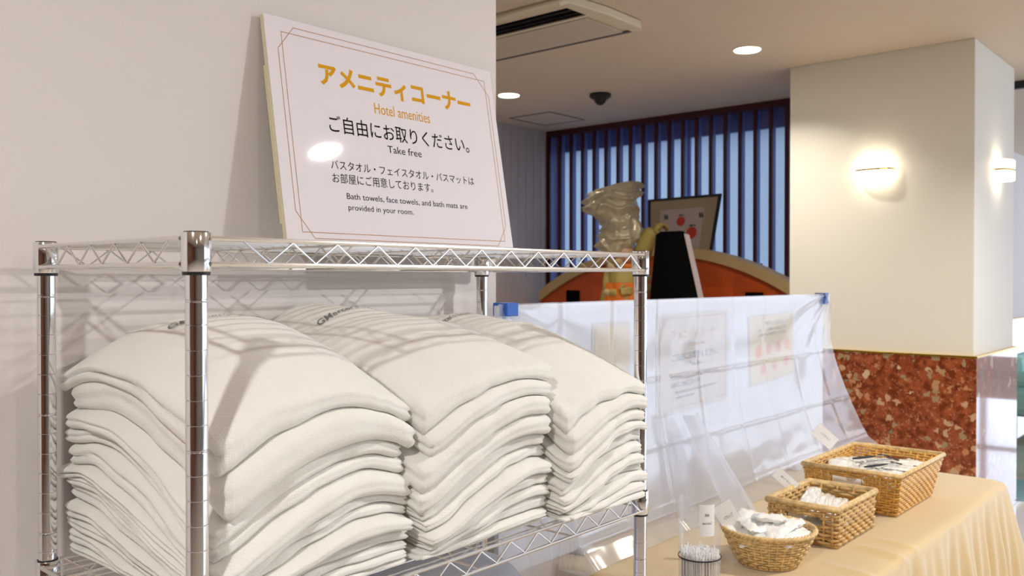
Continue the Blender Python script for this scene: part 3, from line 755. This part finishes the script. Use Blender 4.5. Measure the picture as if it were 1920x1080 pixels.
def packet(name, lab, cx, cy, cz, lx, ly, th, rz, tilt, m_, grp, seed, cat='packet', roll=0):
    from mathutils import Euler
    R_ = Euler((roll, tilt, rz)).to_matrix(); mb = MB()
    def f(sgn):
        def g(u, v):
            a, b_ = 2*u-1, 2*v-1
            e = max(0, (1-abs(a)**4))*max(0, (1-abs(b_)**4)); z = sgn*th*(e**.5)*(.75+.5*noise.noise(Vector((a*2.2, b_*2.2, seed))))
            z += th*.5*noise.noise(Vector((a*4, b_*4, seed+3)))
            return tuple(Vector((cx, cy, cz))+R_ @ Vector((a*lx*(1+.02*math.sin(9*b_)), b_*ly, z)))
        return g
    mb.grid(14, 12, f(1)); mb.grid(14, 12, f(-1))
    return tag(mb.build(name, m_, None, smooth=True), lab, cat, grp)
rnd = random.Random(5)
k = 0
for ring_, cnt, zz in ((.058, 7, .078), (.034, 5, .096), (.0, 1, .108)):
    for i in range(cnt):
        a = 2*PI*i/cnt+ring_*9
        packet('wrapped_cap', 'crumpled film-wrapped packet heaped in the round basket', RBX+ring_*math.cos(a), RBY+ring_*math.sin(a), TZ+zz, .046, .038, .014, rnd.uniform(0, 3), rnd.uniform(-.3, .3), 'packet2', 'film packets in the round basket', k, roll=rnd.uniform(-.3, .3)); k += 1
MB_ = MB().lathe([(.05, TZ+.012), (.075, TZ+.04), (.088, TZ+.068), (.07, TZ+.088), (.04, TZ+.098), (.01, TZ+.102)], RBX, RBY, 28, fn=lambda r, z, a: r*(1+.04*math.sin(7*a+z*90)))
tag(MB_.build('packet_heap', 'packet2', None, smooth=True), 'pile of film packets deep inside the round basket', 'packets')['kind'] = 'stuff'
for i in range(9):
    packet('brush_packet', 'long clear-wrapped packet lying in the small square basket', 2.405+.014*rnd.uniform(-1, 1), .955+(i-4)*.011, TZ+.064+.0045*i*(1 if i < 5 else .6), .105, .020, .009, .25+rnd.uniform(-.12, .12), rnd.uniform(-.12, .06), 'packet', 'long packets in the small square basket', 40+i)
tag(MB().box(2.29, 2.52, .88, 1.06, TZ+.01, TZ+.045).build('packet_bundle', 'packet2', None, bevel=.01), 'bottom layer of white packets inside the small square basket', 'packets')['kind'] = 'stuff'
for i in range(14):
    packet('comb_packet', 'flat white-wrapped packet filling the large flared basket', 2.755+.055*(i % 5)+rnd.uniform(-.01, .01), .90+.075*(i//5)+rnd.uniform(-.008, .008), TZ+.105+.004*(i % 3), .055, .04, .007, rnd.uniform(-.6, .6), rnd.uniform(-.1, .1), 'packet', 'flat packets in the large basket', 70+i)
tag(MB().box(2.70, 3.03, .868, 1.09, TZ+.012, TZ+.095).build('packet_bundle', 'packet2', None, bevel=.01), 'white packets packed deep inside the large flared basket', 'packets')['kind'] = 'stuff'
for i, (ya, rz, xc) in enumerate(((.925, -.42, 2.80), (.955, -.5, 2.86), (.995, -.46, 2.90))):
    lab = ['nearest dark-handled razor lying across the packets in the large basket', 'middle razor with silver neck lying in the large basket', 'farthest razor with pale head lying in the large basket'][i]
    z = TZ+.128; t_ = thing('razor', lab, 'razor', (xc, ya, z), 'razors on the large basket')
    d = Vector((math.cos(rz), math.sin(rz), 0)); c0 = Vector((xc, ya, z))
    MB().tube([c0-d*.075, c0-d*.05, c0, c0+d*.02], [.0028, .0042, .0036, .0022], 8).build('handle', 'dark' if i != 1 else 'steel', t_, smooth=True)
    MB().tube([c0+d*.02, c0+d*.055], .0018, 8).build('neck', 'steel', t_)
    pn = Vector((-d.y, d.x, 0)); MB().tube([c0+d*.057-pn*.02, c0+d*.057+pn*.02], .0038, 8, flat=.6).build('blade_head', 'dark', t_)

# cards on clear holders clipped to the baskets
def card(lab, c, w_, h_, ang, line_txt, base, yaw=0):
    t_ = thing('price_card', lab, 'card', (base[0], base[1], base[2]), 'small cards beside the baskets')
    r = Vector((.656, -.7547, 0)); up = Vector((0, 0, 1)); ca, sa = math.cos(ang), math.sin(ang)
    a = r*ca-up*sa; b_ = r*sa+up*ca; c = Vector(c); nn = Vector((-.7547, -.656, 0))
    P = lambda u, v, d=0: c+a*(u-.5)*w_+b_*(v-.5)*h_+nn*d
    MB().poly([P(0, 0), P(1, 0), P(1, 1), P(0, 1)], nn*.0012).build('paper', 'card', t_)
    MB().poly([P(-.05, -.05, -.0008), P(1.05, -.05, -.0008), P(1.05, 1.05, -.0008), P(-.05, 1.05, -.0008)], nn*.0006).build('clear_sleeve', 'clear', t_)
    MB().tube([P(.5, 0, -.001), (P(.5, 0, -.001)+Vector(base))/2+Vector((0, 0, -.01)), base], .0018, 6).build('clear_stem', 'clear', t_)
    fit_text(line_txt, .25, .75, .45, .6, lambda u, v: P(u, v, .0015), 0).build('printed_word', 'poster_grey', t_)
card('white card tilted over the round basket', (1.985, 1.022, -.585), .050, .075, -.55, 'ヘアキャップ', (2.01, 1.03, -.63))
card('white card tilted behind the small square basket', (2.418, 1.068, -.575), .074, .034, .72, '歯ブラシ', (2.44, 1.055, -.60))
card('pale card tilted behind the large flared basket', (2.845, 1.123, -.515), .080, .045, .72, 'ヘアブラシ', (2.87, 1.118, -.570))

# swab tub
CX, CY = 1.788, .992
t_ = thing('swab_tub', 'tall clear plastic tub of cotton swabs with a small label', 'container', (CX, CY, TZ))
MB().lathe([(.044, TZ+.002), (.047, TZ+.004), (.047, TZ+.205)], CX, CY, 40, cap=False).build('clear_wall', 'clear', t_, smooth=True)
MB().lathe([(.043, TZ+.001), (.046, TZ+.004)], CX, CY, 32).build('base', 'clear', t_)
mb = MB().lathe([(.0475, TZ+.072), (.0485, TZ+.072), (.0485, TZ+.075), (.0475, TZ+.075)], CX, CY, 40, cap=False); mb.build('seam_ring', 'poster_grey', t_)
lb = MB(); dirn = math.atan2(-CY, -CX)+.35
def lbl(u, v): a = dirn+(u-.5)*.75; return (CX+.0478*math.cos(a), CY+.0478*math.sin(a), TZ+.13+.07*v)
lb.grid(10, 2, lbl).build('label', 'card', t_)
fit_text('綿棒', .62, .35, .62, .72, lambda u, v: (lambda p: (CX+(p[0]-CX)*1.01, CY+(p[1]-CY)*1.01, p[2]))(lbl(u, v)), 0).build('printed_word', 'black_ink', t_)
fit_text('Cotton swab', .8, .2, .38, .46, lambda u, v: (lambda p: (CX+(p[0]-CX)*1.01, CY+(p[1]-CY)*1.01, p[2]))(lbl(u, v)), 0).build('printed_word', 'black_ink', t_)
ga = PI*(3-math.sqrt(5))
proto = None
for i in range(190):
    r_ = .0425*math.sqrt((i+.5)/190); a = i*ga; x = CX+r_*math.cos(a); y = CY+r_*math.sin(a); h = TZ+.082+rnd.uniform(-.006, .010)
    if proto is None:
        mb = MB().tube([(0, 0, TZ+.006), (0, 0, TZ+.075)], .0012, 5); me1 = mb.build('swab_stick', 'stick', None)
        mb = MB().tube([(0, 0, TZ+.068), (0, 0, TZ+.072), (0, 0, TZ+.080), (0, 0, TZ+.083)], [.0012, .0026, .0026, .0012], 6); me2 = mb.build('cotton_tip', 'cotton', None, smooth=True)
        me2.parent = me1; proto = (me1, me2); s_ = me1; tp = me2
    else:
        s_ = proto[0].copy(); tp = proto[1].copy(); C.objects.link(s_); C.objects.link(tp); tp.parent = s_
    s_.name = 'cotton_swab'; s_.location = (x, y, rnd.uniform(-.003, .010))
    tag(s_, 'white cotton swab standing in the clear tub', 'cotton swab', 'cotton swabs in the clear tub')

# ------------------------------------------------------------------ far corner: arch counter, board, picture, chef figure
AYC, AZT, AR = 3.66, .25, 2.15
def arc(r, y): return AZT-AR+math.sqrt(max(0, r*r-(y-AYC)**2))
ac = thing('arched_counter', 'orange arched counter front with a cream curved top band', 'counter', (5.98, AYC, FLOOR))
ys = [2.45+(4.85-2.45)*i/40 for i in range(41)]
MB().poly([(5.96, y, arc(AR-.07, y)) for y in ys]+[(5.96, 4.85, FLOOR), (5.96, 2.45, FLOOR)], (.09, 0, 0)).build('panel', 'orange', ac)
MB().poly([(5.93, y, arc(AR, y)) for y in ys]+[(5.93, y, arc(AR-.075, y)) for y in reversed(ys)], (.15, 0, 0)).build('top_band', 'cream', ac)
for a, b_ in ((4.43, 4.57), (2.80, 2.94)): MB().box(5.955, 5.962, a, b_, -.26, -.10).build('dark_opening', 'void', ac)
MB().box(5.945, 5.962, 3.03, 3.28, -.5, -.06).build('raised_panel', 'orange2', ac); MB().box(5.945, 5.962, 4.02, 4.30, -.5, -.06).build('raised_panel', 'orange2', ac)
# framed picture standing on a ledge behind
led = MB().box(6.085, 6.155, 2.9, 4.2, FLOOR, .11).build('ledge_cabinet', 'maroon'); tag(led, 'narrow dark ledge cabinet behind the arched counter', 'cabinet')
pf = thing('framed_picture', 'black-framed picture of two red tomatoes leaning before the slats', 'picture', (6.10, 3.55, .11))
PT = [(6.135, 3.875, .635), (6.135, 3.225, .645), (6.095, 3.30, .118), (6.095, 3.85, .118)]   # TL TR BR BL
def PQ(u, v, d=0):
    tl, tr, br, bl = map(Vector, PT); p = (tl*(1-u)+tr*u)*v+(bl*(1-u)+br*u)*(1-v); return Vector((p.x-d, p.y, p.z))
e = .035
for q in (((0, 0), (1, 0), (1-e, e), (e, e)), ((1, 0), (1, 1), (1-e, 1-e), (1-e, e)), ((1, 1), (0, 1), (e, 1-e), (1-e, 1-e)), ((0, 1), (0, 0), (e, e), (e, 1-e))):
    MB().poly([PQ(u, v, .006) for u, v in q], (.018, 0, 0)).build('frame_rail', 'dark', pf)
MB().poly([PQ(e, e), PQ(1-e, e), PQ(1-e, 1-e), PQ(e, 1-e)], (.01, 0, 0)).build('mount', 'picmat', pf)
MB().poly([PQ(.18, .12, .0015), PQ(.80, .12, .0015), PQ(.80, .82, .0015), PQ(.18, .82, .0015)], (.0012, 0, 0)).build('print', 'picpaper', pf)
for u, v, r_ in ((.49, .63, .062), (.66, .45, .078)):
    mb = MB(); mb.v = [tuple(PQ(u+r_*math.cos(2*PI*k/18), v+r_*1.15*math.sin(2*PI*k/18), .003)) for k in range(18)]; mb.f = [tuple(range(18))]; mb.build('red_tomato', 'red', pf)
    mb = MB(); mb.v = [tuple(PQ(u+r_*.7*math.cos(a), v+r_*1.15+.02+r_*.3*math.sin(a)*(1 if k % 2 else .3), .0035)) for k, a in enumerate([2*PI*k/10 for k in range(10)])]; mb.f = [tuple(range(10))]; mb.build('tomato_leaves', 'leafgreen', pf)
for u, v in ((.26, .72), (.76, .72)):
    mb = MB()
    for k in range(4):
        a = PQ(u-.02+.015*k, v+.03-.02*(k % 2), .003); b2_ = PQ(u-.01+.015*k, v-.05, .003); n_ = len(mb.v); mb.v += [tuple(a), tuple(a+Vector((0, -.006, 0))), tuple(b2_+Vector((0, -.006, 0))), tuple(b2_)]; mb.f.append((n_, n_+1, n_+2, n_+3))
    mb.build('brush_writing', 'black_ink', pf)
# display stand, board and figure
ds = MB().box(5.0, 5.65, 2.85, 3.95, FLOOR, -.56).build('display_stand', 'wood', None, bevel=.01); tag(ds, 'brown display stand under the chef figure, behind the panel', 'stand')
bd = thing('menu_board', 'black tapered menu board with a pale edge beside the chef figure', 'menu board', (5.3, 3.1, -.56))
BP = [(5.30, 3.285, .300), (5.30, 3.25, .323), (5.30, 3.09, .323), (5.30, 3.062, .300), (5.22, 2.80, -.56), (5.22, 3.33, -.56)]
MB().poly(BP, (.035, 0, 0)).build('board_face', 'void', bd)
MB().poly([(5.295, 3.062, .303), (5.295, 3.046, .295), (5.215, 2.782, -.56), (5.215, 2.80, -.56)], (.045, 0, 0)).build('side_edge', 'picpaper', bd)
# chef figure
FIG = Vector((5.32, 3.60, 0)); RR = Vector((.656, -.7547, 0)); FF = Vector((-.7547, -.656, 0))
PXM = 6.36/1664
def G(px, py, f=0): return FIG + RR*((px-1165)*PXM) + FF*f + Vector((0, 0, (522-py)*PXM))
fig = thing('chef_statue', 'chef statue in a puffy satin hat and orange scarf holding the menu board', 'statue', (5.32, 3.60, -.56))
def skin(name, verts, edges, radii, m_, parent, root=0, sub=2):
    me = bpy.data.meshes.new(name); off = Vector(parent['w'])
    me.from_pydata([(v[0]-off.x, v[1]-off.y, v[2]+EYE-off.z) for v in verts], edges, [])
    me.materials.append(M[m_]); o = bpy.data.objects.new(name, me); C.objects.link(o); o.parent = parent; o['w'] = tuple(off)
    q = o.modifiers.new('skin', 'SKIN'); q.use_smooth_shade = True
    for i, r in enumerate(radii): me.skin_vertices[0].data[i].radius = r if isinstance(r, tuple) else (r, r)
    me.skin_vertices[0].data[root].use_root = True
    q = o.modifiers.new('sub', 'SUBSURF'); q.levels = sub; q.render_levels = sub
    return o
# body: pelvis, waist, chest, neck, head, legs
skin('body', [G(1168, 600), G(1168, 560), G(1170, 525), G(1172, 500), G(1172, 482), G(1150, 615), G(1150, 650), G(1150, 667, .03), G(1186, 615), G(1186, 650), G(1186, 667, .03)],
     [(0, 1), (1, 2), (2, 3), (3, 4), (0, 5), (5, 6), (6, 7), (0, 8), (8, 9), (9, 10)], [(.14, .12), (.14, .12), (.12, .10), .05, .04, .07, .055, .05, .07, .055, .05], 'navy', fig)
hd = MB(); hc = G(1172, 478)
for_head = []
hd.lathe([(.004, hc.z-.085), (.045, hc.z-.07), (.072, hc.z-.03), (.08, hc.z+.02), (.07, hc.z+.06), (.03, hc.z+.08)], hc.x, hc.y, 20)
h_ = hd.build('head', 'skin', fig, smooth=True)
for sx in (-.03, .03):
    p = hc+RR*sx+FF*.072+Vector((0, 0, .005)); MB().lathe([(.001, p.z-.009), (.009, p.z), (.001, p.z+.009)], p.x, p.y, 10).build('eye', 'navy', h_)
p = hc+FF*.082+Vector((0, 0, -.018)); MB().lathe([(.001, p.z-.014), (.014, p.z), (.001, p.z+.02)], p.x, p.y, 10).build('nose', 'skin', h_, smooth=True)
p = hc+FF*.07+Vector((0, 0, -.048)); MB().tube([p-RR*.025, p+FF*.006, p+RR*.025], .004, 6).build('mouth', 'red', h_)
# jacket and apron over the body
def wrap(fn_): return fn_
MB().lathe([(.17, G(0, 612).z), (.165, G(0, 585).z), (.15, G(0, 555).z), (.135, G(0, 530).z), (.125, G(0, 512).z), (.08, G(0, 500).z), (.05, G(0, 494).z)], *G(1170, 540)[:2], 32,
          fn=lambda r, z, a: r*(1+.05*math.sin(6*a+z*25)+.03*math.sin(13*a))).build('jacket', 'sleeve', fig, smooth=True)
def apron(u, v):
    a = math.atan2(FF.y, FF.x)+(u-.5)*2.2; r = .15+.045*(1-v)+.006*math.sin(u*22); c_ = G(1172, 540); return (c_.x+r*math.cos(a), c_.y+r*math.sin(a), G(0, 640).z+(G(0, 530).z-G(0, 640).z)*v)
MB().grid(30, 12, apron).build('apron', 'orange_cloth', fig, smooth=True)
sc_ = G(1178, 497, .02)
MB().tube([sc_+RR*.075*math.cos(a)+FF*.07*math.sin(a)+Vector((0, 0, .012*math.sin(3*a))) for a in [2*PI*k/24 for k in range(24)]], .022, 8, closed=True).build('scarf', 'orange_cloth', fig, smooth=True)
# raised arm with sleeve, hand over the board edge
skin('raised_arm', [G(1190, 512), G(1204, 490, .03), G(1208, 466, .05), G(1218, 440, .06), G(1226, 430, .07)], [(0, 1), (1, 2), (2, 3), (3, 4)], [.07, .072, .07, .062, .048], 'sleeve', fig)
MB().tube([G(1206, 482, .04), G(1207, 470, .047), G(1209, 458, .053)], [.058, .056, .050], 12).build('orange_cuff', 'orange_cloth', fig, smooth=True)
vs = [G(1226, 430, .07), G(1236, 424, .06)]; es = [(0, 1)]; rs = [.036, (.034, .026)]
for k in range(4):
    b0 = len(vs); dd = .075-.018*k
    vs += [G(1243, 421+k*1.0, dd), G(1250, 424+k*1.2, dd), G(1253+(k == 1)*1.5, 431+k*1.0, dd)]; es += [(1, b0), (b0, b0+1), (b0+1, b0+2)]; rs += [.013, .0115, .009]
b0 = len(vs); vs += [G(1230, 436, .095), G(1238, 440, .10)]; es += [(0, b0), (b0, b0+1)]; rs += [.010, .008]
skin('raised_hand', vs, es, rs, 'sleeve', fig, sub=1)
# other arm bent across the front
skin('lowered_arm', [G(1150, 512), G(1143, 530, .03), G(1146, 550, .08), G(1160, 548, .14)], [(0, 1), (1, 2), (2, 3)], [.055, .048, .042, .034], 'sleeve', fig)
vs = [G(1160, 548, .14), G(1168, 545, .16)]; es = [(0, 1)]; rs = [.026, (.026, .018)]
for k in range(4):
    b0 = len(vs); vs += [G(1174, 540+3.2*k, .17), G(1180, 540+3.2*k, .165), G(1184, 541+3.2*k, .15)]; es += [(1, b0), (b0, b0+1), (b0+1, b0+2)]; rs += [.0095, .009, .007]
b0 = len(vs); vs += [G(1164, 538, .155), G(1170, 533, .16)]; es += [(0, b0), (b0, b0+1)]; rs += [.010, .008]
skin('lowered_hand', vs, es, rs, 'sleeve', fig, sub=1)
# ruffles of pale cloth at the side and neck
for (px, py, r_) in ((1212, 505, .035), (1216, 522, .03), (1214, 540, .04), (1209, 553, .04), (1140, 548, .03), (1145, 500, .03), (1160, 492, .03), (1122, 478, .03)):
    c_ = G(px, py, .09 if px < 1200 else .05)
    MB().lathe([(r_*.2, c_.z-r_), (r_*.8, c_.z-r_*.6), (r_, c_.z), (r_*.75, c_.z+r_*.6), (r_*.15, c_.z+r_*.9)], c_.x, c_.y, 16, fn=lambda r, z, a: r*(1+.16*math.sin(5*a+z*60))).build('ruffle', 'cream', fig, smooth=True)
# satin hat, two billowing lobes with twisted folds
ctr = [(478, 1168, 17), (470, 1160, 28), (458, 1160, 38), (446, 1164, 41), (434, 1168, 41), (424, 1170, 37), (414, 1166, 33), (406, 1160, 36), (396, 1152, 46), (384, 1150, 52), (372, 1151, 52), (360, 1156, 49), (350, 1165, 40), (343, 1174, 26), (340, 1180, 10)]
def cr(t):
    t = t*(len(ctr)-1); i = min(int(t), len(ctr)-2); f = t-i; f2 = f*f*(3-2*f)
    return [ctr[i][k]*(1-f2)+ctr[i+1][k]*f2 for k in range(3)]
mb = MB(); NA, NR = 96, 90
for j in range(NR+1):
    py, px, r = cr(j/NR); c_ = G(px, py)
    for i in range(NA):
        a = 2*PI*i/NA; z = c_.z
        # ridged, twisting creases
        w1 = noise.noise(Vector((math.cos(a)*1.3, math.sin(a)*1.3, z*6)))
        ph = z*36 + 2.2*math.sin(a+z*7) + 3*w1
        ridge = (1-abs(math.sin(ph)))**1.5
        rr = r*PXM*(1+.24*ridge-.08+.10*w1+.05*noise.noise(Vector((math.cos(a)*5, math.sin(a)*5, z*25))))
        p = c_+RR*rr*math.cos(a)+FF*rr*.8*math.sin(a)+Vector((0, 0, (.35*math.cos(a+.3)*r*PXM*.35)))
        mb.v.append(tuple(p))
for j in range(NR):
    for i in range(NA): k = (i+1) % NA; mb.f.append((j*NA+i, j*NA+k, (j+1)*NA+k, (j+1)*NA+i))
mb.f.append(tuple(range(NA))); mb.f.append(tuple(NR*NA+i for i in range(NA)))
mb.build('satin_hat', 'satin', fig, smooth=True)

# ------------------------------------------------------------------ lobby beyond the pillar
ch = thing('lounge_chair', 'turquoise rounded lounge chair beyond the pillar', 'chair', (9.6, 1.6, FLOOR))
MB().box(9.2, 10.0, 1.15, 1.95, -1.28, -.98).build('seat', 'teal', ch, bevel=.08)
MB().box(9.2, 10.0, 1.78, 2.0, -1.0, -.72).build('backrest', 'teal', ch, bevel=.08)
for x in (9.25, 9.95): MB().box(x-.06, x+.06, 1.15, 1.95, -1.0, -.85).build('armrest', 'teal', ch, bevel=.05)
for x in (9.28, 9.92):
    for y in (1.22, 1.88): MB().tube([(x, y, FLOOR), (x, y, -1.28)], .025, 8).build('leg', 'dark', ch)
struct('trim_7', MB().box(6.3, 6.95, 1.22, 2.06, FLOOR, FLOOR+.002), 'inlay')
for o in list(bpy.data.objects):
    if 'w' in o: del o['w']
